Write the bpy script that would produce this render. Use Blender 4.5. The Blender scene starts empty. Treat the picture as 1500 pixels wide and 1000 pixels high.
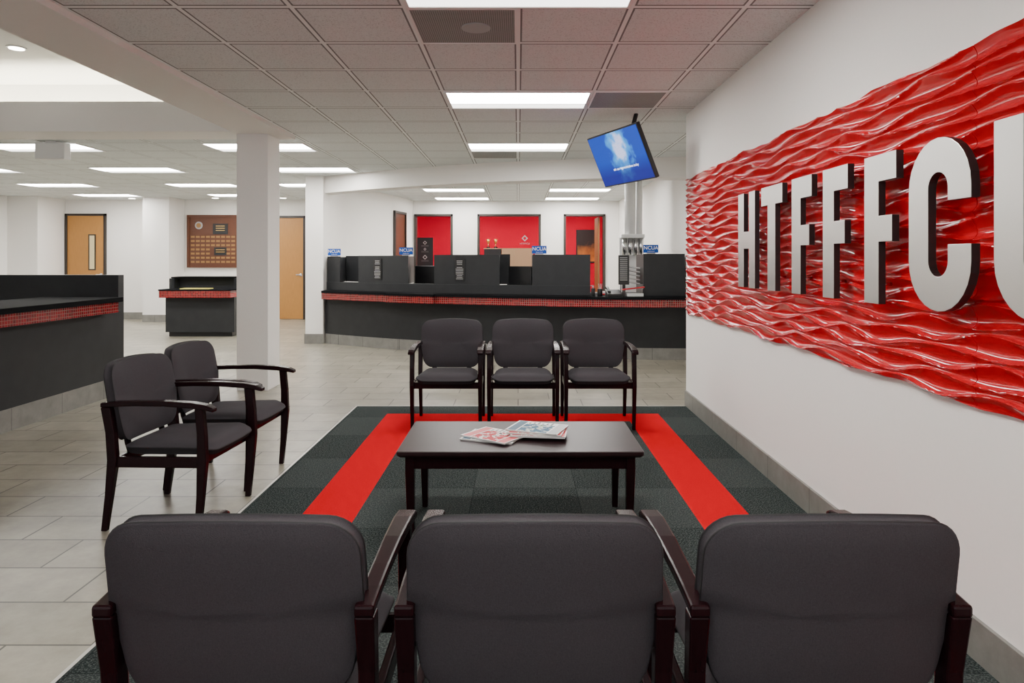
import bpy, bmesh, math, random
from mathutils import Vector, Matrix
random.seed(4)
C = bpy.context.scene.collection
H = 2.73   # ceiling height

# ------------------------------------------------------------------ materials
def new_mat(name):
    m = bpy.data.materials.new(name); m.use_nodes = True
    nt = m.node_tree; nt.nodes.clear()
    out = nt.nodes.new('ShaderNodeOutputMaterial')
    p = nt.nodes.new('ShaderNodeBsdfPrincipled')
    nt.links.new(p.outputs[0], out.inputs[0])
    return m, nt, p
def val(nt, sock, v):
    if isinstance(v, bpy.types.NodeSocket): nt.links.new(v, sock)
    else: sock.default_value = v
def M(nt, op, a, b=0.0, c=None):
    n = nt.nodes.new('ShaderNodeMath'); n.operation = op
    val(nt, n.inputs[0], a); val(nt, n.inputs[1], b)
    if c is not None: val(nt, n.inputs[2], c)
    return n.outputs[0]
def mixc(nt, f, a, b):
    n = nt.nodes.new('ShaderNodeMix'); n.data_type = 'RGBA'
    val(nt, n.inputs[0], f)
    for s, v in ((n.inputs[6], a), (n.inputs[7], b)):
        if isinstance(v, bpy.types.NodeSocket): nt.links.new(v, s)
        else: s.default_value = (*v, 1)
    return n.outputs[2]
def noise(nt, scale, detail=3, vec=None, rough=0.5):
    n = nt.nodes.new('ShaderNodeTexNoise'); n.inputs['Scale'].default_value = scale
    n.inputs['Detail'].default_value = detail; n.inputs['Roughness'].default_value = rough
    if vec is not None: nt.links.new(vec, n.inputs['Vector'])
    return n.outputs[0]
def objco(nt):
    return nt.nodes.new('ShaderNodeTexCoord').outputs['Object']
def pos(nt):
    g = nt.nodes.new('ShaderNodeNewGeometry'); s = nt.nodes.new('ShaderNodeSeparateXYZ')
    nt.links.new(g.outputs['Position'], s.inputs[0]); return g.outputs['Position'], s.outputs
def bump(nt, p, h, strength=0.2, dist=0.01):
    b = nt.nodes.new('ShaderNodeBump'); b.inputs['Strength'].default_value = strength
    b.inputs['Distance'].default_value = dist
    nt.links.new(h, b.inputs['Height']); nt.links.new(b.outputs[0], p.inputs['Normal'])
def simple(name, col, rough=0.5, metal=0.0, var=0.0, nscale=20, bmp=0.0, coat=0.0, stretch=None, emit=0.0, spec=0.5):
    m, nt, p = new_mat(name)
    p.inputs['Roughness'].default_value = rough; p.inputs['Metallic'].default_value = metal
    p.inputs['Specular IOR Level'].default_value = spec
    p.inputs['Coat Weight'].default_value = coat; p.inputs['Coat Roughness'].default_value = 0.08
    vec = objco(nt)
    if stretch:
        mp = nt.nodes.new('ShaderNodeMapping'); mp.inputs['Scale'].default_value = stretch
        nt.links.new(vec, mp.inputs[0]); vec = mp.outputs[0]
    f = noise(nt, nscale, 4, vec)
    lo = tuple(c*(1-var) for c in col); hi = tuple(min(1, c*(1+var)) for c in col)
    c = mixc(nt, f, lo, hi); nt.links.new(c, p.inputs['Base Color'])
    if bmp: bump(nt, p, f, bmp, 0.003)
    if emit:
        p.inputs['Emission Color'].default_value = (*col, 1); p.inputs['Emission Strength'].default_value = emit
    return m
def emis(name, col, s):
    return simple(name, col, 0.6, emit=s)

m_wall = simple('wall_paint', (0.84, 0.815, 0.78), 0.7, var=0.02, nscale=60, bmp=0.08)
m_white = simple('white_paint', (0.85, 0.845, 0.835), 0.55, var=0.01)
m_redwall = simple('red_wall_paint', (0.60, 0.0, 0.030), 0.7, var=0.03, spec=0.1)
m_char = simple('charcoal_laminate', (0.024, 0.025, 0.027), 0.45, var=0.25, nscale=7, spec=0.25)
m_black = simple('black_plastic', (0.008, 0.008, 0.009), 0.35, var=0.1)
m_granite = simple('dark_granite', (0.008, 0.008, 0.009), 0.7, var=0.5, nscale=160, spec=0.02)
m_mahog = simple('dark_mahogany', (0.011, 0.003, 0.004), 0.24, var=0.4, nscale=14, stretch=(6, 1, 1), spec=0.14)
m_table = simple('satin_dark_wood', (0.018, 0.0075, 0.0085), 0.36, var=0.4, nscale=14, stretch=(1, 7, 1), spec=0.25)
m_oak = simple('oak_wood', (0.38, 0.175, 0.04), 0.45, var=0.18, nscale=9, stretch=(8, 8, 0.7))
m_oakdk = simple('darkened_oak_wood', (0.20, 0.08, 0.02), 0.5, var=0.18, nscale=9, stretch=(8, 8, 0.7))  # oak copy darkened in colour to offset the light on the door leaf
m_beech = simple('pale_wood', (0.36, 0.23, 0.13), 0.5, var=0.1, nscale=9, stretch=(8, 8, 0.7))
m_brown = simple('brown_wood', (0.095, 0.028, 0.010), 0.4, var=0.35, nscale=10, stretch=(1, 8, 8))
m_frame = simple('dark_bronze_frame', (0.025, 0.018, 0.014), 0.4, var=0.1)
m_chrome = simple('chrome', (0.75, 0.75, 0.76), 0.22, 1.0)
m_steel = simple('brushed_steel', (0.66, 0.65, 0.63), 0.32, 0.85, var=0.07, nscale=60, stretch=(1, 1, 30))
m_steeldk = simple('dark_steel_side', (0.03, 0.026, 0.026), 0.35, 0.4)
m_blue = simple('blue_sign', (0.003, 0.06, 0.34), 0.4, spec=0.2)
m_wtext = simple('white_lettering', (0.85, 0.85, 0.85), 0.5)
m_tvtext = emis('screen_lettering', (0.8, 0.85, 1), 1.3)
m_dimtext = simple('grey_lettering', (0.45, 0.45, 0.45), 0.5)
m_faint = simple('faint_print', (0.16, 0.16, 0.17), 0.5)
m_gold = simple('gold_metal', (0.8, 0.5, 0.15), 0.3, 0.9)
m_brass = simple('dark_brass', (0.30, 0.16, 0.055), 0.4, 0.3)
m_paper = simple('paper', (0.68, 0.68, 0.66), 0.6)
m_yellow = simple('yellow_paper', (0.65, 0.58, 0.10), 0.6)
m_redpl = simple('red_plastic', (0.5, 0.004, 0.012), 0.35)
m_grey = simple('grey_plastic', (0.35, 0.35, 0.36), 0.45)
m_teal = simple('blue_grey_print', (0.02, 0.07, 0.12), 0.4, spec=0.2)
m_glass = simple('door_lite_glass', (0.62, 0.52, 0.30), 0.15)
m_lens = emis('light_lens', (1.0, 0.975, 0.935), 42.0)
m_lensdim = emis('light_reflector', (1.0, 0.975, 0.935), 4.0)
m_cove = emis('cove_strip', (1.0, 0.92, 0.72), 60.0)
m_down = emis('downlight_lens', (1.0, 0.93, 0.80), 20.0)

# fabric
m_fab, nt, p = new_mat('dark_woven_fabric')
p.inputs['Roughness'].default_value = 0.9; p.inputs['Specular IOR Level'].default_value = 0.2
vec = objco(nt); f = noise(nt, 420, 2, vec)
mp = nt.nodes.new('ShaderNodeMapping'); mp.inputs['Scale'].default_value = (480, 480, 60); nt.links.new(vec, mp.inputs[0])
f3 = noise(nt, 1.0, 2, mp.outputs[0])
c = mixc(nt, f, (0.014, 0.0125, 0.0145), (0.056, 0.050, 0.056)); c = mixc(nt, M(nt, 'MULTIPLY', f3, 0.35), c, (0.060, 0.054, 0.060))
nt.links.new(c, p.inputs['Base Color']); bump(nt, p, f, 0.3, 0.002)
m_pipe = simple('fabric_piping', (0.005, 0.004, 0.005), 0.7)

# floor tiles 0.61 x 0.305 running bond
m_floor, nt, p = new_mat('floor_tile')
P, s = pos(nt)
b = nt.nodes.new('ShaderNodeTexBrick'); nt.links.new(P, b.inputs['Vector'])
b.offset = 0.5; b.inputs['Scale'].default_value = 1.0
b.inputs['Brick Width'].default_value = 0.61; b.inputs['Row Height'].default_value = 0.305
b.inputs['Mortar Size'].default_value = 0.0048; b.inputs['Mortar Smooth'].default_value = 0.1
b.inputs['Color1'].default_value = (0.225, 0.208, 0.165, 1); b.inputs['Color2'].default_value = (0.295, 0.275, 0.224, 1)
b.inputs['Mortar'].default_value = (0.035, 0.031, 0.027, 1)
n1 = noise(nt, 4.5, 8, P, 0.72)
mm = nt.nodes.new('ShaderNodeMix'); mm.data_type = 'RGBA'; mm.blend_type = 'MULTIPLY'; mm.inputs[0].default_value = 1
nt.links.new(b.outputs['Color'], mm.inputs[6])
c2 = mixc(nt, n1, (0.30, 0.30, 0.295), (1.62, 1.61, 1.57)); nt.links.new(c2, mm.inputs[7])
nt.links.new(mm.outputs[2], p.inputs['Base Color']); p.inputs['Roughness'].default_value = 0.33
bump(nt, p, M(nt, 'SUBTRACT', 1.0, b.outputs['Fac']), 0.3, 0.003)

# base tile
m_base, nt, p = new_mat('base_tile')
P, s = pos(nt)
gx = M(nt, 'LESS_THAN', M(nt, 'PINGPONG', s[0], 0.305), 0.003); gy = M(nt, 'LESS_THAN', M(nt, 'PINGPONG', s[1], 0.305), 0.003)
n1 = noise(nt, 7, 6, P, 0.7)
c = mixc(nt, n1, (0.10, 0.098, 0.088), (0.27, 0.262, 0.24)); c = mixc(nt, M(nt, 'MULTIPLY', M(nt, 'MAXIMUM', gx, gy), 0.8), c, (0.05, 0.047, 0.043))
nt.links.new(c, p.inputs['Base Color']); p.inputs['Roughness'].default_value = 0.45

# ceiling grid
m_ceil, nt, p = new_mat('ceiling_tile_grid')
P, s = pos(nt)
dx = M(nt, 'PINGPONG', s[0], 0.305); dy = M(nt, 'PINGPONG', s[1], 0.305)
d = M(nt, 'MINIMUM', M(nt, 'MULTIPLY', dy, 0.8), dx)
bar = M(nt, 'LESS_THAN', d, 0.0125); edge = M(nt, 'LESS_THAN', d, 0.0235)
sp = noise(nt, 120, 3, P, 0.7); spk = M(nt, 'GREATER_THAN', sp, 0.58)
c = mixc(nt, M(nt, 'MULTIPLY', spk, 0.55), (0.72, 0.755, 0.75), (0.34, 0.355, 0.35))
c = mixc(nt, M(nt, 'MULTIPLY', edge, 0.85), c, (0.11, 0.115, 0.115)); c = mixc(nt, bar, c, (0.86, 0.89, 0.88))  # dark edge beside the bars paints their shadow line into the tile colour
nt.links.new(c, p.inputs['Base Color']); p.inputs['Roughness'].default_value = 0.9

# carpet
m_carp, nt, p = new_mat('carpet_tiles')
P, s = pos(nt)
ax = M(nt, 'ABSOLUTE', M(nt, 'SUBTRACT', s[0], 0.04))
outer = M(nt, 'MULTIPLY', M(nt, 'LESS_THAN', ax, 1.2), M(nt, 'LESS_THAN', s[1], 6.05))
inner = M(nt, 'MULTIPLY', M(nt, 'LESS_THAN', ax, 0.905), M(nt, 'LESS_THAN', s[1], 5.77))
red = M(nt, 'MULTIPLY', outer, M(nt, 'SUBTRACT', 1.0, inner))
ck = nt.nodes.new('ShaderNodeTexChecker'); ck.inputs['Scale'].default_value = 1.64
mp = nt.nodes.new('ShaderNodeMapping'); mp.inputs['Location'].default_value = (0.265, 0.18, 0.3); nt.links.new(P, mp.inputs[0]); nt.links.new(mp.outputs[0], ck.inputs['Vector'])
seam = M(nt, 'LESS_THAN', M(nt, 'MINIMUM', M(nt, 'PINGPONG', M(nt, 'ADD', s[0], 0.265), 0.305), M(nt, 'PINGPONG', M(nt, 'ADD', s[1], 0.18), 0.305)), 0.003)
fn = noise(nt, 130, 3, P, 0.75)
g = mixc(nt, ck.outputs['Fac'], (0.017, 0.0215, 0.021), (0.029, 0.035, 0.034))
g = mixc(nt, M(nt, 'MULTIPLY', M(nt, 'GREATER_THAN', fn, 0.53), 0.6), g, (0.10, 0.115, 0.11)); g = mixc(nt, M(nt, 'MULTIPLY', seam, 0.5), g, (0.008, 0.010, 0.010))
r = mixc(nt, fn, (0.38, 0.0, 0.004), (0.66, 0.0, 0.012))
c = mixc(nt, red, g, r)
nt.links.new(c, p.inputs['Base Color']); p.inputs['Roughness'].default_value = 1.0; p.inputs['Specular IOR Level'].default_value = 0.03
bump(nt, p, fn, 0.4, 0.004)

# mosaic
def mosaic(axis):
    m, nt, p = new_mat('red_mosaic_tile')
    P, s = pos(nt)
    a = M(nt, 'LESS_THAN', M(nt, 'PINGPONG', s[axis], 0.0145), 0.0016); z = M(nt, 'LESS_THAN', M(nt, 'PINGPONG', s[2], 0.0145), 0.0016)
    wn = nt.nodes.new('ShaderNodeTexWhiteNoise'); wn.noise_dimensions = '2D'
    cb = nt.nodes.new('ShaderNodeCombineXYZ')
    nt.links.new(M(nt, 'FLOOR', M(nt, 'DIVIDE', s[axis], 0.029)), cb.inputs[0]); nt.links.new(M(nt, 'FLOOR', M(nt, 'DIVIDE', s[2], 0.029)), cb.inputs[1])
    nt.links.new(cb.outputs[0], wn.inputs['Vector'])
    c = mixc(nt, wn.outputs['Value'], (0.12, 0.001, 0.004), (0.30, 0.003, 0.008))
    c = mixc(nt, M(nt, 'MAXIMUM', a, z), c, (0.28, 0.17, 0.15)); nt.links.new(c, p.inputs['Base Color']); p.inputs['Roughness'].default_value = 0.25
    return m
m_mosx = mosaic(0); m_mosy = mosaic(1)

m_relief, nt, p = new_mat('glossy_red_relief')
vec = objco(nt); f = noise(nt, 4, 2, vec)
nt.links.new(mixc(nt, f, (0.43, 0.0, 0.005), (0.54, 0.0, 0.009)), p.inputs['Base Color'])
p.inputs['Roughness'].default_value = 0.5; p.inputs['Specular IOR Level'].default_value = 0.05
p.inputs['Coat Weight'].default_value = 0.85; p.inputs['Coat Roughness'].default_value = 0.04

m_perf, nt, p = new_mat('perforated_metal')
P, s = pos(nt)
hx = M(nt, 'PINGPONG', s[0], 0.006); hy = M(nt, 'PINGPONG', s[1], 0.006)
hole = M(nt, 'GREATER_THAN', M(nt, 'MINIMUM', hx, hy), 0.0026)
nt.links.new(mixc(nt, hole, (0.30, 0.30, 0.29), (0.06, 0.06, 0.06)), p.inputs['Base Color']); p.inputs['Roughness'].default_value = 0.6

# tv screen: pale soft shape on a blue ground, darker toward the bottom
m_scr, nt, p = new_mat('tv_picture')
vec = objco(nt); sx = nt.nodes.new('ShaderNodeSeparateXYZ'); nt.links.new(vec, sx.inputs[0])
f = noise(nt, 9, 3, vec)
ddx = M(nt, 'MULTIPLY', M(nt, 'ADD', sx.outputs[0], -.05), 5.0); ddy = M(nt, 'MULTIPLY', M(nt, 'ADD', sx.outputs[1], -.07), 3.2)
dist = M(nt, 'SQRT', M(nt, 'ADD', M(nt, 'MULTIPLY', ddx, ddx), M(nt, 'MULTIPLY', ddy, ddy)))
dist = M(nt, 'ADD', dist, M(nt, 'MULTIPLY', M(nt, 'SUBTRACT', f, 0.5), 1.6))
cr = nt.nodes.new('ShaderNodeValToRGB'); nt.links.new(dist, cr.inputs[0])
e = cr.color_ramp.elements; e[0].position = 0.25; e[0].color = (0.62, 0.66, 0.98, 1); e[1].position = 1.0; e[1].color = (0.005, 0.05, 0.42, 1)
x = e.new(0.55); x.color = (0.05, 0.35, 0.85, 1)
dk = M(nt, 'MULTIPLY', M(nt, 'SUBTRACT', -0.02, sx.outputs[1]), 6.0)
dkn = nt.nodes.new('ShaderNodeClamp'); nt.links.new(dk, dkn.inputs[0]); dkn.inputs[2].default_value = 0.85
c = mixc(nt, dkn.outputs[0], cr.outputs[0], (0.008, 0.008, 0.20))
p.inputs['Base Color'].default_value = (0.01, 0.01, 0.01, 1); p.inputs['Roughness'].default_value = 0.45; p.inputs['Specular IOR Level'].default_value = 0.1
nt.links.new(c, p.inputs['Emission Color']); p.inputs['Emission Strength'].default_value = 1.6

def cover(name, a, b, c3, sc):
    m, nt, p = new_mat(name); vec = objco(nt)
    f = noise(nt, sc, 2, vec); cr = nt.nodes.new('ShaderNodeValToRGB'); cr.color_ramp.interpolation = 'CONSTANT'
    e = cr.color_ramp.elements; e[0].color = (*a, 1); e[1].color = (*b, 1); e[1].position = 0.52
    z = e.new(0.62); z.color = (*c3, 1); nt.links.new(f, cr.inputs[0]); nt.links.new(cr.outputs[0], p.inputs['Base Color'])
    p.inputs['Roughness'].default_value = 0.45; p.inputs['Specular IOR Level'].default_value = 0.12; return m
m_pic1 = cover('cover_picture_red', (0.40, 0.0, 0.01), (0.6, 0.56, 0.54), (0.02, 0.01, 0.01), 26)
m_pic2 = cover('cover_picture_blue', (0.012, 0.08, 0.15), (0.5, 0.52, 0.50), (0.05, 0.16, 0.04), 26)

# ------------------------------------------------------------------ geometry helpers
def mkobj(name, bm, mats, parent=None, loc=(0, 0, 0), rot=(0, 0, 0), smooth=False, bevel=0.0, seg=2):
    bmesh.ops.recalc_face_normals(bm, faces=bm.faces[:])
    me = bpy.data.meshes.new(name); bm.to_mesh(me); bm.free()
    if not isinstance(mats, (list, tuple)): mats = [mats]
    for m in mats: me.materials.append(m)
    if smooth:
        for q in me.polygons: q.use_smooth = True
    o = bpy.data.objects.new(name, me); C.objects.link(o)
    o.location = loc; o.rotation_euler = rot
    if parent: o.parent = parent
    if bevel:
        b = o.modifiers.new('bevel', 'BEVEL'); b.width = bevel; b.segments = seg; b.limit_method = 'ANGLE'; b.angle_limit = 0.6
    return o
def box(name, lo, hi, mat, parent=None, bevel=0.0, rot=(0, 0, 0), **kw):
    lo = Vector(lo); hi = Vector(hi); c = (lo+hi)/2; s = hi-lo
    bm = bmesh.new(); bmesh.ops.create_cube(bm, size=1.0)
    for v in bm.verts: v.co = Vector((v.co.x*s.x, v.co.y*s.y, v.co.z*s.z))
    return mkobj(name, bm, mat, parent, c, rot, bevel=bevel)
def cyl(name, c, r, h, mat, parent=None, r2=None, axis='Z', seg=28, bevel=0.0):
    bm = bmesh.new(); bmesh.ops.create_cone(bm, cap_ends=True, segments=seg, radius1=r, radius2=r if r2 is None else r2, depth=h)
    if axis == 'X': bmesh.ops.rotate(bm, verts=bm.verts, matrix=Matrix.Rotation(math.pi/2, 3, 'Y'))
    if axis == 'Y': bmesh.ops.rotate(bm, verts=bm.verts, matrix=Matrix.Rotation(math.pi/2, 3, 'X'))
    o = mkobj(name, bm, mat, parent, c, bevel=bevel)
    for q in o.data.polygons: q.use_smooth = len(q.vertices) == 4
    return o
def thing(name, label, cat, loc=(0, 0, 0), rot=(0, 0, 0), group=None):
    o = bpy.data.objects.new(name, None); o.empty_display_size = 0.1; C.objects.link(o)
    o.location = loc; o.rotation_euler = rot; tag(o, label, cat, group); return o
def tag(o, label, cat, group=None):
    o['label'] = label; o['category'] = cat
    if group: o['group'] = group
    return o
def struct(o):
    o['kind'] = 'structure'; return o
def sweep(name, pts, sizes, a, b, mat, parent, bevel=0.004, smooth=False, loc=(0,0,0)):
    bm = bmesh.new(); rings = []
    a = Vector(a); b = Vector(b)
    for q, (w, h) in zip(pts, sizes):
        q = Vector(q)
        rings.append([bm.verts.new(q+a*w/2*i+b*h/2*j) for i, j in ((-1, -1), (1, -1), (1, 1), (-1, 1))])
    for r0, r1 in zip(rings, rings[1:]):
        for k in range(4): bm.faces.new((r0[k], r0[(k+1) % 4], r1[(k+1) % 4], r1[k]))
    bm.faces.new(rings[0]); bm.faces.new(rings[-1][::-1])
    return mkobj(name, bm, mat, parent, loc, bevel=bevel)
def rrect(hw, hh, r, n=7):
    r = max(min(r, hw*0.98, hh*0.98), 0.0008); out = []
    for cx, cy, a0 in ((hw-r, hh-r, 0), (-(hw-r), hh-r, 90), (-(hw-r), -(hh-r), 180), (hw-r, -(hh-r), 270)):
        for k in range(n+1):
            t = math.radians(a0+90*k/n); out.append((cx+r*math.cos(t), cy+r*math.sin(t)))
        nx, ny = out[-1]
        tx, ty = {0: (-(hw-r), hh), 90: (-hw, -(hh-r)), 180: (hw-r, -hh), 270: (hw, hh-r)}[a0]
        for k in range(1, 8): out.append((nx+(tx-nx)*k/8, ny+(ty-ny)*k/8))
    return out
def pillow(name, hw, hh, r, prof, deform, mat, parent, dark=()):
    bm = bmesh.new(); rings = []
    for ins, dep in prof:
        pts = rrect(max(hw-ins, 0.004), max(hh-ins, 0.004), max(r-ins*0.6, 0.01))
        rings.append([bm.verts.new(deform(px, dep, py)) for px, py in pts])
    for i, (r0, r1) in enumerate(zip(rings, rings[1:])):
        n = len(r0)
        for k in range(n):
            f = bm.faces.new((r0[k], r0[(k+1) % n], r1[(k+1) % n], r1[k]))
            if i in dark: f.material_index = 1
    bm.faces.new(rings[0]); bm.faces.new(rings[-1][::-1])
    return mkobj(name, bm, mat, parent, smooth=True)
def poly(name, pts, depth, mapf, mats, parent=None, bevel=0.0):
    bm = bmesh.new()
    A = [bm.verts.new(mapf(u, v, 0)) for u, v in pts]; B = [bm.verts.new(mapf(u, v, depth)) for u, v in pts]
    f = bm.faces.new(A); f2 = bm.faces.new(B[::-1]); n = len(pts)
    for k in range(n):
        g = bm.faces.new((A[k], B[k], B[(k+1) % n], A[(k+1) % n]))
        if isinstance(mats, (list, tuple)) and len(mats) > 1: g.material_index = 1
    return mkobj(name, bm, mats, parent, bevel=bevel)
def arc(name, x0, x1, f0, f1, z0, z1, mat, parent=None, n=None, bevel=0.0):
    n = n or max(2, int((x1-x0)/0.12))
    bm = bmesh.new(); cols = []
    for k in range(n+1):
        x = x0+(x1-x0)*k/n
        cols.append([bm.verts.new((x, y, z)) for y, z in ((f0(x), z0), (f1(x), z0), (f1(x), z1), (f0(x), z1))])
    for c0, c1 in zip(cols, cols[1:]):
        for j in range(4): bm.faces.new((c0[j], c0[(j+1) % 4], c1[(j+1) % 4], c1[j]))
    bm.faces.new(cols[0]); bm.faces.new(cols[-1][::-1])
    return mkobj(name, bm, mat, parent, bevel=bevel)
def text(name, body, size, mat, parent=None, loc=(0, 0, 0), rot=(0, 0, 0), ext=0.001):
    cu = bpy.data.curves.new(name, 'FONT'); cu.body = body; cu.size = size; cu.align_x = 'CENTER'; cu.align_y = 'CENTER'; cu.extrude = ext
    t = bpy.data.objects.new('tmp', cu); C.objects.link(t); bpy.context.view_layer.update()
    me = bpy.data.meshes.new_from_object(t.evaluated_get(bpy.context.evaluated_depsgraph_get()))
    bpy.data.objects.remove(t); me.materials.clear(); me.materials.append(mat)
    o = bpy.data.objects.new(name, me); C.objects.link(o); o.location = loc; o.rotation_euler = rot
    if parent: o.parent = parent
    return o
def tube(name, p0, p1, r, mat, parent):
    p0 = Vector(p0); p1 = Vector(p1); d = p1-p0
    bm = bmesh.new(); bmesh.ops.create_cone(bm, cap_ends=True, segments=20, radius1=r, radius2=r, depth=d.length)
    q = Vector((0, 0, 1)).rotation_difference(d)
    bmesh.ops.rotate(bm, verts=bm.verts, matrix=q.to_matrix()); bmesh.ops.translate(bm, verts=bm.verts, vec=(p0+p1)/2)
    return mkobj(name, bm, mat, parent)
def copy_tree(root, loc=None, rot=None, label=None):
    def rec(o, par):
        n = o.copy(); C.objects.link(n)
        if par: n.parent = par
        for ch in list(o.children): rec(ch, n)
        return n
    n = rec(root, None)
    if loc is not None: n.location = loc
    if rot is not None: n.rotation_euler = rot
    if label: n['label'] = label
    return n

# ------------------------------------------------------------------ room shell
struct(box('floor', (-11, -4, -0.1), (2.7, 19, 0), m_floor))
struct(box('ceiling', (-2.95, -4, H), (2.6, 19, H+0.08), m_ceil))
struct(box('ceiling_rear', (-11, 7.5, H), (-2.95, 16.0, H+0.08), m_ceil))
struct(box('ceiling_tray', (-11, -4, 3.42), (-2.85, 8.1, 3.5), m_white))
struct(box('trim_1', (-2.95, -4, 2.69), (-2.45, 7.5, H), m_wall))
struct(box('trim_2', (-2.95, -4, H+0.08), (-2.85, 8.1, 3.42), m_white))
struct(box('trim_3', (-11, 7.03, 2.69), (-2.95, 7.5, 3.0), m_wall))
struct(box('trim_4', (-11, 8.0, H+0.08), (-2.95, 8.1, 3.42), m_white))
struct(box('wall_right', (1.575, -4, 0), (1.72, 6.4, H), m_wall))
struct(box('wall_right_rear', (2.35, 6.4, 0), (2.5, 15.9, H), m_wall))
struct(box('wall_return', (1.72, 6.25, 0), (2.5, 6.4, H), m_wall))
def added_window_wall(nm, a0, a1, fixed, zt, n):
    def bx(name, u0, u1, z0, z1, t=.06, par=None):
        return box(name, (u0, fixed-t, z0), (u1, fixed, z1), m_wall if par is None else m_frame, par)
    struct(bx('wall_'+nm+'_head', a0, a1, 2.55, zt, .12)); struct(bx('wall_'+nm+'_sill', a0, a1, 0, .35, .12))
    w = bpy.data.objects.new('window_'+nm, None); C.objects.link(w); struct(w)
    for k in range(n+1):
        u = a0+(a1-a0)*k/n; bx('mullion', u-.03, u+.03, .35, 2.55, .06, w)
    bx('rail', a0, a1, .35, .40, .06, w); bx('rail', a0, a1, 2.50, 2.55, .06, w)
added_window_wall('added_daylight', -11, 1.72, -4, 3.42, 8)  # unseen window wall added behind the camera to flood the room with daylight
struct(box('wall_left', (-11.1, -4, 0), (-11, 16, 3.42), m_wall))
struct(box('wall_column', (-2.95, 7.15, 0), (-2.62, 7.5, 2.69), m_wall, bevel=0.004))
struct(box('wall_far_left', (-11, 15.6, 0), (-3.3, 15.72, H), m_wall))
struct(box('wall_chase', (-8.2, 14.9, 0), (-7.62, 15.6, H), m_wall))
struct(box('wall_recess', (-11, 14.7, 0), (-10.35, 15.6, H), m_wall))
struct(box('wall_pier', (-3.46, 11.1, 0), (-3.17, 11.5, H), m_wall, bevel=0.004))
q = [(-3.3, 11.5), (-3.17, 11.5), (-3.17, 12.6), (-2.68, 14.4), (-2.45, 15.9), (-2.6, 16.02), (-3.3, 16.02)]
poly('wall_angled', q, H, lambda u, v, w: (u, v, w), m_wall)['kind'] = 'structure'
struct(box('wall_back', (-2.6, 15.9, 2.40), (2.5, 16.02, H), m_wall))
for a, b_ in ((-2.6, -2.42), (-1.52, -0.95), (0.53, 1.06), (2.03, 2.5)):
    struct(box('wall_back_pier', (a, 15.9, 0), (b_, 16.02, 2.40), m_wall))
struct(box('wall_back_sill', (-0.95, 15.9, 0), (0.53, 16.02, 0.95), m_wall))
struct(box('wall_red', (-3.4, 18.6, 0), (2.7, 18.7, H), m_redwall))
struct(box('wall_red_left', (-3.5, 16.02, 0), (-3.4, 18.6, H), m_redwall))
struct(box('wall_red_right', (2.6, 16.02, 0), (2.7, 18.6, H), m_redwall))
def frame(name, x0, x1, z0, z1, y=15.86, t=0.05, d=0.2):
    o = bpy.data.objects.new(name, None); C.objects.link(o); o.location = (0, y, 0); struct(o)
    for nm, lo, hi in (('jamb', (x0, 0, z0), (x0+t, d, z1)), ('jamb', (x1-t, 0, z0), (x1, d, z1)), ('head', (x0, 0, z1-t), (x1, d, z1)), ):
        box(nm, lo, hi, m_frame, o)
    if z0 > 0.1: box('sill', (x0, 0, z0), (x1, d, z0+t), m_frame, o)
    return o
frame('window_1', -2.42, -1.52, 0.0, 2.42)
frame('window_2', -0.95, 0.53, 0.95, 2.42)
frame('door_3', 1.06, 2.03, 0.0, 2.42)
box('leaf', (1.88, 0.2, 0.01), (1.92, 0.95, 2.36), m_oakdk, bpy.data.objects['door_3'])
def wood_door(name, x0, x1, y, z1, lite=None, lever=True):
    o = bpy.data.objects.new(name, None); C.objects.link(o); o.location = (0, y, 0); struct(o)
    box('leaf', (x0+0.05, -0.03, 0.01), (x1-0.05, 0.0, z1-0.05), m_oak, o)
    for lo, hi in (((x0, -0.05, 0), (x0+0.05, 0, z1)), ((x1-0.05, -0.05, 0), (x1, 0, z1)), ((x0, -0.05, z1-0.05), (x1, 0, z1))):
        box('frame', lo, hi, m_frame, o)
    if lite:
        box('vision_frame', (lite[0]-.03, -0.038, lite[2]-.03), (lite[1]+.03, -0.03, lite[3]+.03), m_frame, o)
        box('vision_glass', (lite[0], -0.043, lite[2]), (lite[1], -0.038, lite[3]), m_glass, o)
    h = box('handle', (x1-0.2, -0.09, 1.0), (x1-0.09, -0.06, 1.03), m_chrome, o, bevel=0.005)
    box('handle_rose', (x1-0.12, -0.06, 0.98), (x1-0.07, -0.03, 1.05), m_chrome, o, bevel=0.005)
    return o
wood_door('door_1', -10.33, -9.4, 15.6, 2.41, (-9.77, -9.66, 1.15, 1.91))
wood_door('door_2', -5.6, -4.85, 15.6, 2.36)
o = bpy.data.objects.new('door_4', None); C.objects.link(o); struct(o)
ang = math.atan2(0.23, 1.5)
o.location = (-2.68+0.23*(0.12/1.5)+0.005, 14.52, 0); o.rotation_euler = (0, 0, -ang)
box('leaf', (0.0, 0.05, 0), (0.02, 0.72, 2.36), m_brown, o)
for lo, hi in (((0, 0, 0), (0.05, 0.05, 2.41)), ((0, 0.72, 0), (0.05, 0.77, 2.41)), ((0, 0, 2.36), (0.05, 0.77, 2.41))): box('frame', lo, hi, m_frame, o)

struct(box('baseboard_right', (1.56, -4, 0), (1.575, 6.4, 0.15), m_base))
struct(box('baseboard_far_left', (-9.4, 15.585, 0), (-8.2, 15.6, 0.16), m_base))
struct(box('baseboard_chase', (-8.2, 14.885, 0), (-7.62, 14.9, 0.16), m_base))
struct(box('baseboard_far', (-7.62, 15.585, 0), (-5.6, 15.6, 0.16), m_base))
struct(box('baseboard_pier', (-3.475, 11.085, 0), (-3.17, 11.1, 0.16), m_base))

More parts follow.
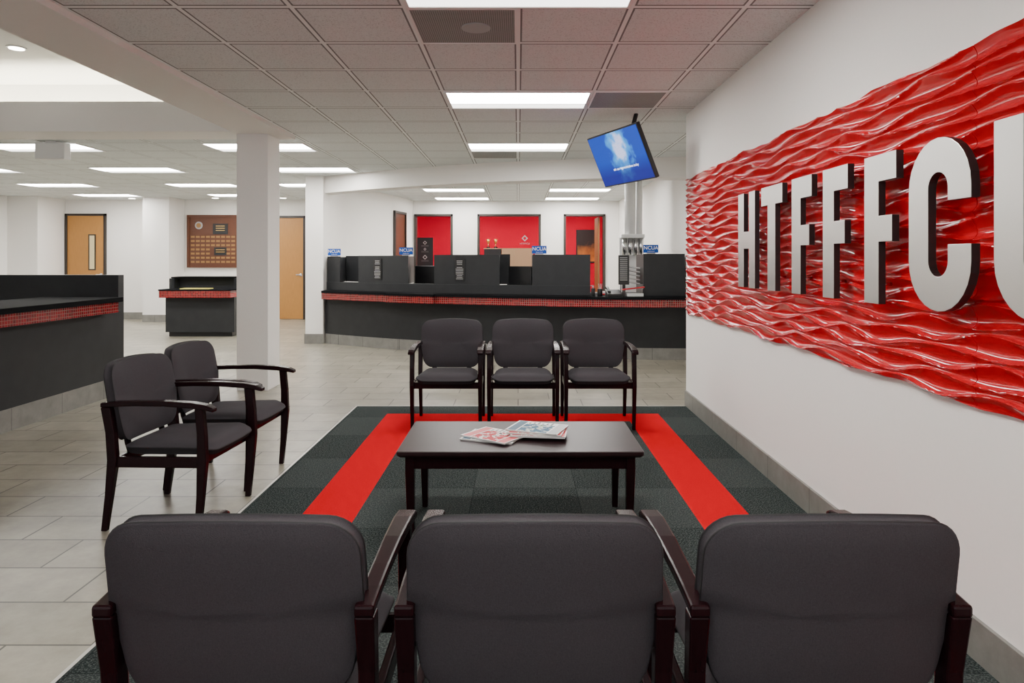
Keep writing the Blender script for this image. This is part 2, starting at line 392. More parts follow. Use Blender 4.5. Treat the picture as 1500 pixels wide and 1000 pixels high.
Ys = lambda x: 9.05+0.067*(2.5-x)**2
sf = arc('trim_5', -3.3, 2.35, Ys, lambda x: Ys(x)+0.35, 2.46, H, m_wall, n=60); struct(sf)

# ------------------------------------------------------------------ carpet
cp = tag(box('carpet', (-1.50, -1.0, 0), (1.56, 6.36, 0.008), m_carp), 'dark grey carpet tiles with bright red border stripe', 'carpet')
tr = simple('pale_edge_strip', (0.5, 0.49, 0.46), 0.4)
e = box('edge_strip', (-1.515, -1.0, 0), (-1.5, 6.375, 0.008), tr); e.parent = cp; e.matrix_parent_inverse = Matrix.Translation(-cp.location)
e = box('edge_strip', (-1.5, 6.36, 0), (1.56, 6.375, 0.008), tr); e.parent = cp; e.matrix_parent_inverse = Matrix.Translation(-cp.location)
CZ = 0.0085

# ------------------------------------------------------------------ light fixtures
def troffer(loc):
    t = thing('ceiling_light', 'white recessed rectangular fluorescent ceiling light, lit', 'ceiling light', loc, group='recessed ceiling lights')
    w, d = 0.6, 0.3
    for lo, hi in (((-w, -d, -.012), (w, -d+.02, 0)), ((-w, d-.02, -.012), (w, d, 0)), ((-w, -d+.02, -.012), (-w+.02, d-.02, 0)), ((w-.02, -d+.02, -.012), (w, d-.02, 0))):
        box('frame', lo, hi, m_white, t)
    box('lens', (-w+.02, -d+.02, -.008), (w-.02, 0.09, -.001), m_lens, t)
    box('reflector', (-w+.02, 0.10, -.006), (w-.02, d-.02, -.001), m_lensdim, t)
    box('divider', (-w+.02, 0.09, -.012), (w-.02, 0.10, -.001), m_white, t)
    return t
T0 = troffer((0, 3.355, H))
for (x, y) in ((0, 5.8), (0, 8.24), (0, 0.9), (0, -1.5), (-3.1, 8.25), (-5.75, 8.25), (-3.1, 10.35), (-5.75, 10.35), (-8.3, 10.35),
               (-5.75, 12.5), (-8.4, 12.5), (-3.75, 12.5), (-5.9, 14.5), (-8.7, 14.5), (-8.3, 8.25),
               (-1.25, 13.4), (1.2, 13.4), (-1.25, 15.3), (1.2, 15.3), (-1.5, 11.3), (1.0, 11.3), (-1.2, 17.3), (1.2, 17.3)):
    copy_tree(T0, (x, y, H))
def downlight(loc):
    t = thing('recessed_downlight', 'small round recessed ceiling downlight, lit', 'ceiling light', loc, group='round downlights')
    cyl('trim_ring', (0, 0, -0.004), 0.085, 0.008, m_white, t); cyl('lens', (0, 0, -0.010), 0.065, 0.004, m_down, t); return t
D0 = downlight((-4.85, 6.6, 3.42))
for l in ((-8.6, 15.2, H), (-5.2, 15.1, H), (-6.7, 15.1, H), (-7.5, 6.6, 3.42), (-4.85, 4.0, 3.42), (-7.5, 4.0, 3.42), (-4.85, 1.0, 3.42), (-7.5, 1, 3.42)): copy_tree(D0, l)
tag(box('cove_light', (-10.8, 7.62, H+0.08), (-3.2, 7.70, H+0.12), m_cove), 'long warm cove light strip above the soffit', 'cove light')

def vent(loc, speaker):
    t = thing('ceiling_vent', 'grey perforated metal ceiling air vent' + (' with round speaker' if speaker else ''), 'air vent', loc)
    box('grille', (-.285, -.285, -.006), (.285, .285, 0), m_perf, t)
    for lo, hi in (((-.3, -.3, -.010), (.3, -.285, 0)), ((-.3, .285, -.010), (.3, .3, 0)), ((-.3, -.285, -.010), (-.285, .285, 0)), ((.285, -.285, -.010), (.3, .285, 0))):
        box('frame', lo, hi, m_white, t)
    if speaker: cyl('speaker_grille', (0.06, 0.0, -.010), .085, .008, m_grey, t, bevel=.002)
vent((-0.305, 3.965, H), True); vent((0.915, 5.795, H), False); vent((-0.305, 8.84, H), False)
t = thing('emergency_light', 'small white box fixture hanging from the ceiling', 'emergency light', (-5.35, 7.85, H))
box('housing', (-.17, -.06, -.21), (.17, .06, -.02), m_white, t, bevel=.012); box('mounting_plate', (-.06, -.04, -.02), (.06, .04, 0), m_white, t)

# ------------------------------------------------------------------ chairs
def chair(loc, rot):
    t = thing('waiting_chair', 'dark mahogany armchair with charcoal fabric seat and rounded back', 'chair', loc, rot, 'waiting room armchairs')
    pr = [(.19, .036), (.16, .038), (.12, .039), (.08, .038), (.05, .035), (.03, .031), (.015, .027), (.006, .024), (.000, .0225), (-.003, .020), (.000, .0175),
          (.003, .016), (.003, -.017), (.000, -.0185), (-.0035, -.021), (-.001, -.0245), (.005, -.025), (.012, -.027), (.03, -.031), (.05, -.033), (.08, -.035), (.12, -.036), (.16, -.036), (.19, -.036)]
    def df(x, dep, z):
        zz = z+0.640; x = x*(1+0.12*(z/0.205)) if z < 0 else x
        x *= 1-0.02*abs(z)/0.205
        y = 0.235+0.16*(zz-0.44) - 0.55*x*x - dep + 0.10*(max(0, z)**2)
        zz -= 0.28*x*x if z > 0 else -0.15*x*x
        return (x, y, zz)
    pillow('backrest', .267, .205, .068, pr, df, [m_fab, m_pipe], t, dark=(8, 9, 13, 14))
    ps = [(.22, .034), (.18, .036), (.12, .038), (.07, .036), (.04, .031), (.02, .022), (.006, .010), (-.001, .009), (-.003, .004), (-.001, .000), (.004, -.002), (.012, -.026), (.03, -.034), (.1, -.034), (.2, -.034)]
    def ds(x, dep, y):
        x2 = x*(1.0-0.10*(y+0.245)/0.49)
        yy = y-0.03 - 0.25*max(0, 0.06-x*x)*(1 if y < 0 else 0)
        z = 0.415+dep-0.02*max(0, (-y-0.17)/0.075)**2 - 0.012*(y+.245)/.49
        return (x2, yy, z)
    pillow('seat', .248, .245, .07, ps, ds, [m_fab, m_pipe], t, dark=(7, 8))
    for s in (-1, 1):
        x = 0.272*s
        sweep('leg', [(x, -.225, 0), (x, -.240, .18), (x, -.25, .36), (x, -.247, .50), (x, -.235, .628)], [(.026, .03), (.03, .037), (.034, .05), (.034, .044), (.036, .042)], (1, 0, 0), (0, 1, 0), m_mahog, t)
        sweep('leg', [(x, .265, 0), (x, .240, .18), (x, .220, .36), (x, .230, .50), (x, .252, .628)], [(.026, .03), (.03, .037), (.034, .05), (.036, .046), (.042, .048)], (1, 0, 0), (0, 1, 0), m_mahog, t)
        ap = [(x*1.01, -.315, .622), (x, -.28, .634), (x, -.2, .645), (x, -.05, .652), (x, .1, .650), (x, .2, .646), (x, .278, .640)]
        sweep('armrest', ap, [(.044, .020), (.052, .028), (.052, .029), (.047, .028), (.043, .026), (.042, .026), (.042, .025)], (1, 0, 0), (0, 0, 1), m_mahog, t, bevel=.006)
        sweep('side_rail', [(x*.985, -.23, .355), (x*.985, .21, .35)], [(.022, .055)]*2, (1, 0, 0), (0, 0, 1), m_mahog, t)
        sweep('back_support', [(.15*s, .20, .34), (.15*s, .225, .42), (.15*s, .245, .56)], [(.04, .012)]*3, (1, 0, 0), (0, 1, 0), m_mahog, t, bevel=.002)
    sweep('front_rail', [(-.26, -.22, .355), (.26, -.22, .355)], [(.022, .05)]*2, (0, 1, 0), (0, 0, 1), m_mahog, t)
    sweep('back_rail', [(-.26, .205, .35), (.26, .205, .35)], [(.022, .05)]*2, (0, 1, 0), (0, 0, 1), m_mahog, t)
    return t
ch = chair((0.04, 5.70, CZ), (0, 0, 0))
for x in (-0.575, 0.655): copy_tree(ch, (x, 5.70, CZ))
for x in (-0.592, 0.035, 0.65): copy_tree(ch, (x, 1.69, CZ), (0, 0, math.pi))
copy_tree(ch, (-1.815, 3.72, 0), (0, 0, math.radians(86)))
copy_tree(ch, (-1.83, 4.34, 0), (0, 0, math.radians(88)))

# ------------------------------------------------------------------ coffee table
tb = thing('coffee_table', 'low dark mahogany rectangular coffee table', 'table', (0.01, 3.54, CZ))
TZ = 0.457
pillow('table_top', .59, .305, .012, [(.30, .0), (.2, .0), (.004, 0), (0, -.004), (0, -.018), (.012, -.03), (.2, -.03), (.3, -.03)], lambda x, d, y: (x, y, TZ+d), m_table, tb)
for q in tb.children[0].data.polygons: q.use_smooth = False
for lo, hi in (((-.52, -.26, TZ-.095), (.52, -.24, TZ-.03)), ((-.52, .24, TZ-.095), (.52, .26, TZ-.03)), ((-.54, -.24, TZ-.095), (-.52, .24, TZ-.03)), ((.52, -.24, TZ-.095), (.54, .24, TZ-.03))):
    box('apron', lo, hi, m_mahog, tb, bevel=.002)
for sx_ in (-1, 1):
    for sy in (-1, 1):
        sweep('leg', [(sx_*.525, sy*.245, 0), (sx_*.53, sy*.25, TZ-.10), (sx_*.53, sy*.25, TZ-.03)], [(.03, .03), (.044, .044), (.044, .044)], (1, 0, 0), (0, 1, 0), m_mahog, tb)
def magazine(x, y, z, rot, kind, th=.005, lab='glossy magazine'):
    o = thing('magazine', lab, 'magazine', (x, y, z), (0, 0, rot), 'magazines on the coffee table')
    box('pages', (-.102, -.137, 0), (.103, .137, th-.001), m_paper, o)
    box('cover', (-.105, -.14, th-.001), (.105, .14, th), m_paper, o)
    m1, m2 = ((m_redpl, m_pic1) if kind == 'r' else (m_teal, m_pic2))
    e_ = th+.0004
    box('cover_title', (-.098, .085, th), (.098, .130, e_), m1, o)
    box('cover_picture', (-.098, -.080, th), (.055, .078, e_), m2, o)
    for k in range(6): box('print_line', (.062, -.06+k*.024, th), (.100-.01*(k % 3), -.050+k*.024, e_), m_black, o)
    box('cover_band', (-.098, -.134, th), (.098, -.088, e_), m_redpl if kind == 'r' else m_grey, o)
Z0 = TZ+CZ
magazine(-.13, 3.50, Z0, 1.25, 'b', .008, 'magazine under a red and white one on table')
magazine(-.12, 3.49, Z0+.0085, 0.95, 'r', .008, 'glossy magazine with red and white cover')
magazine(.11, 3.52, Z0+.0172, 1.45, 'r', .010, 'thick magazine near the bottom of the pile')
magazine(.10, 3.53, Z0+.0277, 1.35, 'r', .007, 'magazine with red cover under a blue one')
magazine(.10, 3.54, Z0+.0352, 1.2, 'b', .007, 'glossy magazine with dark blue and white cover')

# ------------------------------------------------------------------ relief panel
rp = thing('relief_wall_panel', 'glossy red wave-textured relief panel on white wall', 'wall panel', (1.575, 4.0, 0))
PIT = 0.050
def hgt(u, v):
    a = 2*math.pi
    v2 = v + 0.011*math.sin(a*u/1.35+0.6) + 0.005*math.sin(a*u/0.61+2.0)
    def line(i):
        ph = 1.9*math.sin(i*1.7)
        return i*PIT + (1 if i % 2 else -1)*0.015*math.sin(a*u/0.60+0.6*math.sin(a*u/1.9+i*.35)) + 0.004*math.sin(a*u/0.43+ph)
    i = int(math.floor(v2/PIT))
    lo = line(i)
    if v2 < lo: i -= 1; hi = lo; lo = line(i)
    else:
        hi = line(i+1)
        if v2 > hi: i += 1; lo = hi; hi = line(i+1)
    t = (v2-lo)/max(hi-lo, 1e-4); t = min(max(t, 0), 1)
    gap = min(1.0, (hi-lo)/PIT)
    ts = t**0.7
    return 0.013 + 0.021*(1-math.sin(math.pi*ts)*(0.35+0.65*gap))
def panel(y0, y1):
    bm = bmesh.new(); ny = int((y1-y0)/0.012); nz = 350; g = []
    for i in range(ny+1):
        y = y0+(y1-y0)*i/ny; row = []
        zt = 2.112+0.006*math.sin(y*7)+0.003*math.sin(y*23+1); zb = 0.88+0.006*math.sin(y*6.5+2)+0.003*math.sin(y*21)
        for j in range(nz+1):
            z = zb+(zt-zb)*j/nz
            row.append(bm.verts.new((-hgt(y, z), y-4.0, z)))
        g.append(row)
    for i in range(ny):
        for j in range(nz): bm.faces.new((g[i][j], g[i+1][j], g[i+1][j+1], g[i][j+1]))
    edge = [g[i][0] for i in range(ny+1)]+[g[ny][j] for j in range(1, nz+1)]+[g[i][nz] for i in range(ny-1, -1, -1)]+[g[0][j] for j in range(nz-1, 0, -1)]
    bk = [bm.verts.new((0, v.co.y, v.co.z)) for v in edge]; n = len(edge)
    for k in range(n): bm.faces.new((edge[k], edge[(k+1) % n], bk[(k+1) % n], bk[k]))
    o = mkobj('panel', bm, m_relief, rp, smooth=True)
    o.data.set_sharp_from_angle(angle=math.radians(60))
panel(4.764, 6.30); panel(2.324, 4.76); panel(0.9, 2.32)

# ------------------------------------------------------------------ letters
LH = 0.61; LZ = 1.195
def arcpts(cx, cy, r, a0, a1, n=14):
    return [(cx+r*math.cos(math.radians(a0+(a1-a0)*k/n)), cy+r*math.sin(math.radians(a0+(a1-a0)*k/n))) for k in range(n+1)]
def L_H(w, s=.110): return [(0, 0), (s, 0), (s, .25), (w-s, .25), (w-s, 0), (w, 0), (w, LH), (w-s, LH), (w-s, .36), (s, .36), (s, LH), (0, LH)]
def L_T(w, s=.120): return [(w/2-s/2, 0), (w/2+s/2, 0), (w/2+s/2, LH-.11), (w, LH-.11), (w, LH), (0, LH), (0, LH-.11), (w/2-s/2, LH-.11)]
def L_F(w, s=.115): return [(0, 0), (s, 0), (s, .255), (w-.03, .255), (w-.03, .36), (s, .36), (s, LH-.11), (w, LH-.11), (w, LH), (0, LH)]
def L_C(w, s=.122):
    R = w/2; r = R-s
    return [(w, .385)]+arcpts(R, LH-R, R, 0, 180)+arcpts(R, R, R, 180, 360)+[(w, .235), (w-s, .235)]+arcpts(R, R, r, 360, 180)+arcpts(R, LH-R, r, 180, 0)+[(w-s, .385)]
def L_U(w, s=.125):
    R = w/2; r = R-s
    return [(0, LH)]+arcpts(R, R, R, 180, 360)+[(w, LH), (w-s, LH)]+arcpts(R, R, r, 360, 180)+[(s, LH)]
for ch_, fn_, yl, yr in (('H', L_H, 4.56, 4.24), ('T', L_T, 4.13, 3.80), ('F', L_F, 3.67, 3.42), ('F', L_F, 3.295, 3.045), ('F', L_F, 2.90, 2.655), ('C', L_C, 2.57, 2.215), ('U', L_U, 2.11, 1.75)):
    w = yl-yr
    t = thing('sign_letter', 'brushed metal letter %s standing off the red panel' % ch_, 'letter', (1.50, yl, LZ), group='metal wall letters')
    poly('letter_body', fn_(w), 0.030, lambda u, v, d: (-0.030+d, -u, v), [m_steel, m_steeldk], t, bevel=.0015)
    sx2 = .06 if ch_ != 'T' else w/2
    for zz in (.08, .53): cyl('standoff', (.026, -sx2, zz), .008, .055, m_chrome, t, axis='X', seg=12)

# ------------------------------------------------------------------ television
aN = Vector((.38, -.925, 0)).normalized(); n0 = Vector((aN.y, -aN.x, 0)); tl = math.radians(24)
up = n0*math.sin(tl)+Vector((0, 0, 1))*math.cos(tl); nn = n0*math.cos(tl)-Vector((0, 0, 1))*math.sin(tl)
mat3 = Matrix((aN, up, nn)).transposed()
tvc = Vector((.935, 6.3, 2.315))
tv = thing('television', 'flat-screen television tilted down on a ceiling mount', 'television', tvc)
tv.rotation_euler = mat3.to_euler()
box('casing', (-.445, -.255, -.04), (.445, .255, 0), m_black, tv, bevel=.006)
box('screen', (-.432, -.242, 0), (.432, .242, .002), m_scr, tv)
text('screen_text', 'ask our representatives today', .036, m_tvtext, tv, (0.05, -.10, .004), ext=.0004)
box('bracket', (-.12, -.12, -.08), (.12, .12, -.04), m_black, tv, bevel=.004)
ml = (mat3.inverted() @ (Vector((1.10, 6.36, H))-tvc))
tube('mount_pole', (0, 0, -.07), ml, .02, m_black, tv)

# ------------------------------------------------------------------ teller counter
Yc = lambda x: 9.3+0.058*(2.5-x)**2
off = lambda f, d: (lambda x: f(x)+d)
tc = thing('teller_counter', 'long curved charcoal teller counter with red mosaic edge band', 'counter')
X0, X1 = -3.15, 2.34
arc('counter_front', X0, X1, Yc, off(Yc, .1), .16, .735, m_char, tc)
arc('counter_base', X0, X1, off(Yc, -.006), off(Yc, .12), 0, .16, m_base, tc)
segs = [(X0, -1.98, .22), (-1.98, -1.22, .30), (-1.22, .38, .24), (.38, 1.95, .29), (1.95, X1, .24)]
for a, b_, o_ in segs:
    arc('mosaic_band', a, b_, off(Yc, -o_), off(Yc, .1), .735, .835, m_mosx, tc)
    arc('countertop', a, b_, off(Yc, -o_-.02), off(Yc, .75), .835, .87, m_granite, tc)
arc('transaction_ledge', X0, 1.01, off(Yc, .10), off(Yc, .32), .87, 1.0, m_char, tc)
CT = .87
for a, b_, zt in ((X0, -2.9, 1.42), (-2.55, -1.68, 1.43), (-1.26, -.27, 1.44), (.205, 1.01, 1.44), (1.735, 2.30, 1.45)):
    z0 = 1.0 if a < 1.5 else CT
    arc('privacy_panel', a, b_, off(Yc, .12), off(Yc, .17), z0, zt, m_char, tc)
    for xx in (a, b_-.04):
        arc('side_wing', xx, xx+.04, off(Yc, .17), off(Yc, .70), z0, zt-.01, m_char, tc, n=1)
arc('privacy_panel', -2.9, -2.55, off(Yc, .50), off(Yc, .55), 1.0, 1.43, m_char, tc)
arc('privacy_panel', -.27, -.12, off(Yc, .50), off(Yc, .55), 1.0, 1.45, m_char, tc)
for i, (x, zz) in enumerate(((-3.02, 1.42), (-1.72, 1.43), (.30, 1.44), (1.84, 1.45))):
    y = Yc(x)+.145
    t = thing('counter_sign', 'small blue NCUA sign on top of dark partition', 'sign', (x, y, zz), group='blue counter signs')
    box('sign_plate', (-.105, -.006, .015), (.105, .006, .125), m_blue, t, bevel=.003); box('sign_foot', (-.06, -.02, 0), (.06, .02, .015), m_grey, t)
    text('sign_text', 'NCUA', .07, m_wtext, t, (0, -.008, .080), (math.pi/2, 0, 0))
    text('sign_subtext', 'Federally insured', .014, m_wtext, t, (0, -.008, .034), (math.pi/2, 0, 0))
for x in (-2.2, -.86):
    y = Yc(x)+.12; ang = math.atan(-2*.058*(2.5-x))
    t = thing('notice_plate', 'black notice plate with lines of small white print', 'notice', (x, y, 1.22), (0, 0, ang), 'counter notices')
    box('plate', (-.085, -.012, -.16), (.085, -.004, .16), m_black, t)
    for k in range(12):
        if k == 3: continue
        ww = random.uniform(.04, .065); box('print_line', (-ww, -.014, .125-k*.024), (ww, -.012, .132-k*.024), m_dimtext, t)
t = thing('notice_plate', 'black notice plate with small white print on a stand', 'notice', (1.47, 9.50, CT), group='counter notices')
box('plate', (-.075, -.006, .15), (.075, .006, .56), m_black, t); box('stand', (-.02, -.02, 0), (.02, .02, .15), m_black, t)
for k in range(12): box('print_line', (-.055, -.008, .52-k*.028), (.05, -.006, .528-k*.028), m_dimtext, t)

def monitor(x, y, z, rz=0.0, s=1.0):
    t = thing('computer_monitor', 'black computer monitor behind the teller counter', 'monitor', (x, y, z), (0, 0, rz), 'teller monitors')
    box('display', (-.2*s, -.02, .1), (.2*s, .02, .4*s), m_black, t, bevel=.005); box('stand_neck', (-.02, 0, .01), (.02, .03, .2), m_black, t); box('stand_foot', (-.1, -.07, 0), (.1, .07, .012), m_black, t, bevel=.003)
monitor(-1.45, 10.7, CT, 2.6); monitor(0.02, 10.15, CT, 2.7); monitor(.6, 10.1, CT, 3.5)
arc('work_surface', X0+.03, X1-.02, off(Yc, .75), off(Yc, 1.1), .84, .87, m_char, tc)
arc('counter_rear_panel', X0+.03, X1-.02, off(Yc, 1.05), off(Yc, 1.09), 0, .84, m_char, tc)
def printer(x, y, z):
    t = thing('receipt_printer', 'small grey and black desktop printer', 'printer', (x, y, z), group='teller printers')
    box('body', (-.13, -.12, 0), (.13, .12, .13), m_grey, t, bevel=.015); box('lid', (-.12, -.08, .13), (.12, .11, .16), m_black, t, bevel=.01); box('paper_slip', (-.05, -.14, .06), (.05, -.118, .075), m_paper, t)
printer(-1.1, 10.8, CT)
printer(.22, 10.35, CT)
t = thing('letter_tray', 'black wire rack of stacked document trays', 'document tray', (1.64, 9.85, CT))
for k in range(5):
    z = .16+k*.055; box('tray', (-.14, -.12, z), (.14, .12, z+.004), m_black, t, rot=(0, math.radians(10), 0))
    box('papers', (-.11, -.125, z+.004), (.11, .10, z+.022), m_paper, t, rot=(0, math.radians(10), 0))
for x in (-.14, .14):
    for y in (-.12, .12): box('post', (x-.004, y-.004, 0), (x+.004, y+.004, .44), m_black, t)
t = thing('paper_tray', 'red tray holding white papers on the counter', 'tray', (1.28, 9.75, CT), (0, 0, -.2))
box('tray_base', (-.13, -.09, 0), (.13, .09, .02), m_redpl, t, bevel=.004); box('paper_stack', (-.11, -.075, .02), (.11, .075, .045), m_paper, t)
t = thing('receipt_tray', 'red open tray on wire stand', 'tray', (1.58, 9.32, CT))
box('tray_base', (-.16, -.05, .10), (.14, .05, .115), m_redpl, t, bevel=.003, rot=(0, -.12, 0))
for x in (-.13, .12): box('tray_leg', (x-.006, -.03, 0), (x+.006, .03, .10), m_black, t)
box('paper_stack', (-.10, -.06, 0), (.12, .06, .04), m_paper, t)
t = thing('desk_phone', 'black desk telephone on the counter', 'telephone', (1.30, 9.28, CT), (0, 0, .1))
poly('phone_base', [(-.09, 0), (.09, 0), (.09, .09), (-.09, .035)], .2, lambda u, v, w: (w-.1, u, v), m_black, t, bevel=.004)
sweep('handset', [(-.075, -.07, .06), (-.075, 0, .095), (-.075, .08, .115)], [(.045, .03), (.03, .022), (.045, .03)], (1, 0, 0), (0, 0, 1), m_black, t)
t = thing('pump_bottle', 'small dark hand sanitizer pump bottle', 'bottle', (1.02, 9.3, CT))
cyl('bottle_body', (0, 0, .055), .028, .11, m_black, t, bevel=.006); cyl('pump_neck', (0, 0, .125), .01, .03, m_grey, t); box('pump_spout', (-.035, -.007, .138), (.012, .007, .148), m_grey, t, bevel=.003)
t = thing('pen_cup', 'black pen cup with pens on the counter', 'pen cup', (1.12, 9.35, CT))
cyl('cup', (0, 0, .05), .035, .1, m_black, t, bevel=.002)
for a in (-.5, .2, .8): tube('pen', (.01*a, 0, .08), (.04*a, .01*a, .17), .004, m_grey, t)

t = thing('pneumatic_tube_station', 'white vertical tubes with chrome canister station', 'tube station', (1.78, 10.62, 0))
cyl('tube', (-.04, 0, (H+1.76)/2), .085, H-1.76, m_white, t); cyl('tube', (.11, .05, (H+1.76)/2), .05, H-1.76, m_white, t)
box('station_head', (-.19, -.12, 1.70), (.17, .1, 1.76), m_white, t, bevel=.01)
for x in (-.13, -.04, .05, .13): cyl('canister', (x, -.03, 1.57), .038, .26, m_chrome, t)
box('station_back', (-.19, .08, 0), (.17, .12, 1.70), m_white, t)

# ------------------------------------------------------------------ rear room contents
t = thing('storage_cabinet', 'pale wood storage cabinet against red wall', 'cabinet', (0, 18.3, 0))
box('carcass', (-.44, -.28, 0), (.40, .3, 1.66), m_beech, t)
for x in (-.22, .18): box('door', (x-.20, -.3, .05), (x+.20, -.28, 1.62), m_beech, t); box('knob', (x-.01, -.32, .9), (x+.01, -.3, .92), m_chrome, t)
t = thing('side_cabinet', 'low black cabinet carrying trophies', 'cabinet', (-.68, 18.3, 0))
box('carcass', (-.22, -.28, 0), (.22, .3, 1.64), m_black, t); box('top', (-.23, -.29, 1.64), (.23, .3, 1.66), m_beech, t)
for i, x in enumerate((-.80, -.60)):
    t = thing('trophy', 'small gold trophy cup on cabinet', 'trophy', (x, 18.25, 1.66), group='gold trophies')
    cyl('trophy_base', (0, 0, .02), .05, .04, m_black, t); cyl('trophy_stem', (0, 0, .09), .012, .1, m_gold, t); cyl('trophy_cup', (0, 0, .19), .03, .12, m_gold, t, r2=.06)
t = thing('wall_emblem', 'white diamond emblem with lettering on red wall', 'emblem', (.18, 18.6, 1.94))
D = .085
poly('diamond', [(0, -D), (D, 0), (0, D), (-D, 0), (0, -D), (0, -D*.6), (-D*.6, 0), (0, D*.6), (D*.6, 0), (0, -D*.6)], .01, lambda u, v, w: (u, -.012+w, v), m_dimtext, t)
text('emblem_text', 'HTFFFCU', .065, m_dimtext, t, (0, -.012, -.15), (math.pi/2, 0, 0))
t = thing('wall_poster', 'tall black poster with small white diamond emblems', 'poster', (-2.32, 17.0, 0))
box('poster_board', (-.20, 0, .9), (.20, .03, 1.91), m_black, t); box('easel', (-.02, .03, 0), (.02, .06, 1.3), m_black, t)
for z, r1 in ((1.78, .05), (1.62, .035), (1.42, .06)):
    bm = bmesh.new(); r2 = r1*.6
    A = [bm.verts.new((r1*math.cos(k*math.pi/2), -.004, z+r1*math.sin(k*math.pi/2))) for k in range(4)]; B = [bm.verts.new((r2*math.cos(k*math.pi/2), -.004, z+r2*math.sin(k*math.pi/2))) for k in range(4)]
    for k in range(4): bm.faces.new((A[k], A[(k+1) % 4], B[(k+1) % 4], B[k]))
    mkobj('diamond_emblem', bm, m_dimtext, t)
    for j in (1, 2): box('print_line', (-.09, -.004, z-r1-.02*j), (.09, -.001, z-r1-.02*j+.006), m_faint, t)
t = thing('framed_picture', 'framed dark picture with orange glow on red wall', 'picture', (1.85, 18.6, 1.72))
mp_, nt, p = new_mat('picture_print'); vec = objco(nt); sx = nt.nodes.new('ShaderNodeSeparateXYZ'); nt.links.new(vec, sx.inputs[0])
f = noise(nt, 5, 3, vec); fz = M(nt, 'ADD', M(nt, 'MULTIPLY', sx.outputs[2], -1.6), f)
nt.links.new(mixc(nt, M(nt, 'SUBTRACT', fz, .35), (.015, .008, .006), (.75, .22, .02)), p.inputs['Base Color'])
box('picture_frame', (-.27, -.03, -.45), (.27, 0, .45), m_black, t); box('picture', (-.24, -.035, -.41), (.24, -.03, .41), mp_, t)
t = thing('office_chair', 'red and black office chair', 'chair', (-1.75, 16.9, 0))
box('seat', (-.24, -.24, .42), (.24, .24, .5), m_redpl, t, bevel=.03); box('backrest', (-.22, .2, .55), (.22, .27, 1.1), m_black, t, bevel=.03)
cyl('post', (0, 0, .24), .03, .36, m_black, t)
for k in range(5): tube('foot', (0, 0, .07), (.28*math.cos(k*1.257), .28*math.sin(k*1.257), .03), .02, m_black, t)
sweep('back_stem', [(0, .1, .44), (0, .24, .48), (0, .25, .7)], [(.05, .02)]*3, (1, 0, 0), (0, 1, 0), m_black, t)

# ------------------------------------------------------------------ left counter
lc = thing('reception_counter', 'charcoal reception counter with red mosaic ledge and grey tile base', 'counter')
box('counter_base', (-4.68, 3.0, 0), (-4.074, 7.0, .18), m_base, lc)
box('counter_body', (-4.7, 3.0, .18), (-4.08, 7.0, .85), m_char, lc)
box('mosaic_band', (-4.7, 3.0, .85), (-3.97, 6.78, .955), m_mosy, lc)
box('countertop', (-4.75, 2.98, .955), (-3.93, 6.80, 1.0), m_granite, lc, bevel=.003)
box('end_panel', (-7.0, 7.0, 0), (-4.1, 7.1, 1.215), m_char, lc, bevel=.003)

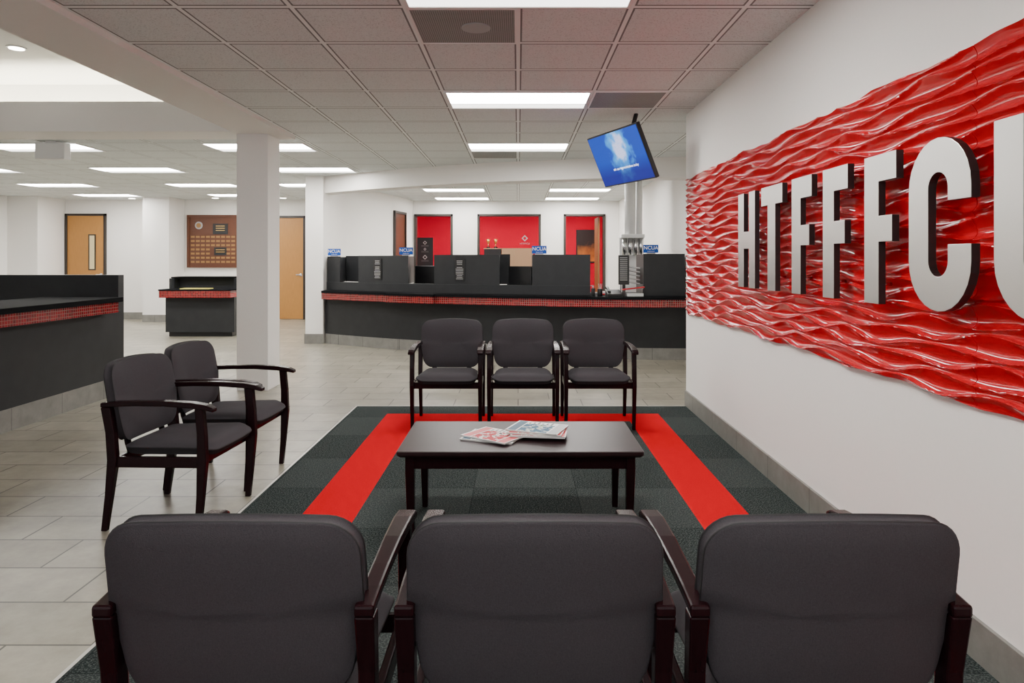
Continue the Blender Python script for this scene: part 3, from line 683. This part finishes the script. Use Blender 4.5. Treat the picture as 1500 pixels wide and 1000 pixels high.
# ------------------------------------------------------------------ check desk
cd = thing('writing_desk_stand', 'charcoal writing stand with red mosaic ledge', 'desk', (-5.65, 12.35, 0))
box('plinth', (-.56, -.2, 0), (.56, .35, .08), m_black, cd)
box('body', (-.60, -.25, .08), (.62, .4, .70), m_char, cd)
box('mosaic_band', (-.63, -.42, .70), (.62, .4, .82), m_mosx, cd)
box('ledge_top', (-.64, -.43, .82), (.64, .4, .845), m_granite, cd, bevel=.002)
box('hutch_back', (-.60, .15, .845), (.62, .4, 1.03), m_char, cd)
box('hutch_side', (-.60, -.12, .845), (-.56, .15, 1.03), m_char, cd)
box('hutch_side', (.56, -.12, .845), (.62, .15, 1.03), m_char, cd)
box('hutch_top', (-.62, -.02, 1.03), (.66, .44, 1.055), m_granite, cd, bevel=.002)
t = tag(box('paper_forms', (-5.95, 12.0, .845), (-5.45, 12.2, .86), m_yellow), 'yellow and white paper forms on dark ledge', 'papers')

# ------------------------------------------------------------------ plaque board
pb = thing('plaque_board', 'brown wood award board with rows of small metal plates', 'plaque', (-6.95, 15.6, 1.18))
box('board', (-.59, -.05, 0), (.62, 0, 1.20), m_brown, pb, bevel=.006)
for lo, hi in (((-.59, -.07, 1.15), (.62, -.05, 1.2)), ((-.59, -.07, 0), (.62, -.05, .05)), ((-.59, -.07, .05), (-.54, -.05, 1.15)), ((.57, -.07, .05), (.62, -.05, 1.15))): box('frame', lo, hi, m_brown, pb)
box('title_plate', (.0, -.06, .76), (.34, -.05, 1.0), m_black, pb); box('title_plate', (.03, -.06, .28), (.31, -.05, .46), m_black, pb)
for z in (.94, .89, .84, .40, .35): box('title_print', (.07, -.064, z), (.27, -.06, z+.012), m_gold, pb)
cyl('crest', (-.32, -.058, .96), .085, .014, m_grey, pb, axis='Y')
cyl('crest_center', (-.32, -.067, .96), .055, .006, m_brass, pb, axis='Y')
for r_ in range(7):
    for c_ in range(9):
        x = -.46+c_*.115; z = .70-r_*.095
        if r_ in (3, 4) and 4 <= c_ <= 6: continue
        box('plate', (x-.042, -.057, z-.022), (x+.042, -.05, z+.022), m_brass, pb)

# ------------------------------------------------------------------ world, camera
w = bpy.data.worlds.new('world'); bpy.context.scene.world = w; w.use_nodes = True
w.node_tree.nodes['Background'].inputs[0].default_value = (0.95, 0.97, 1, 1); w.node_tree.nodes['Background'].inputs[1].default_value = 2.2
cam = bpy.data.cameras.new('camera'); co = bpy.data.objects.new('camera', cam); C.objects.link(co)
co.location = (0, 0, 1.38); co.rotation_euler = (math.pi/2, 0, 0)
cam.lens = 24; cam.sensor_width = 36; cam.sensor_fit = 'HORIZONTAL'; cam.shift_x = -0.006; cam.shift_y = -0.0807; cam.clip_start = 0.05
bpy.context.scene.camera = co
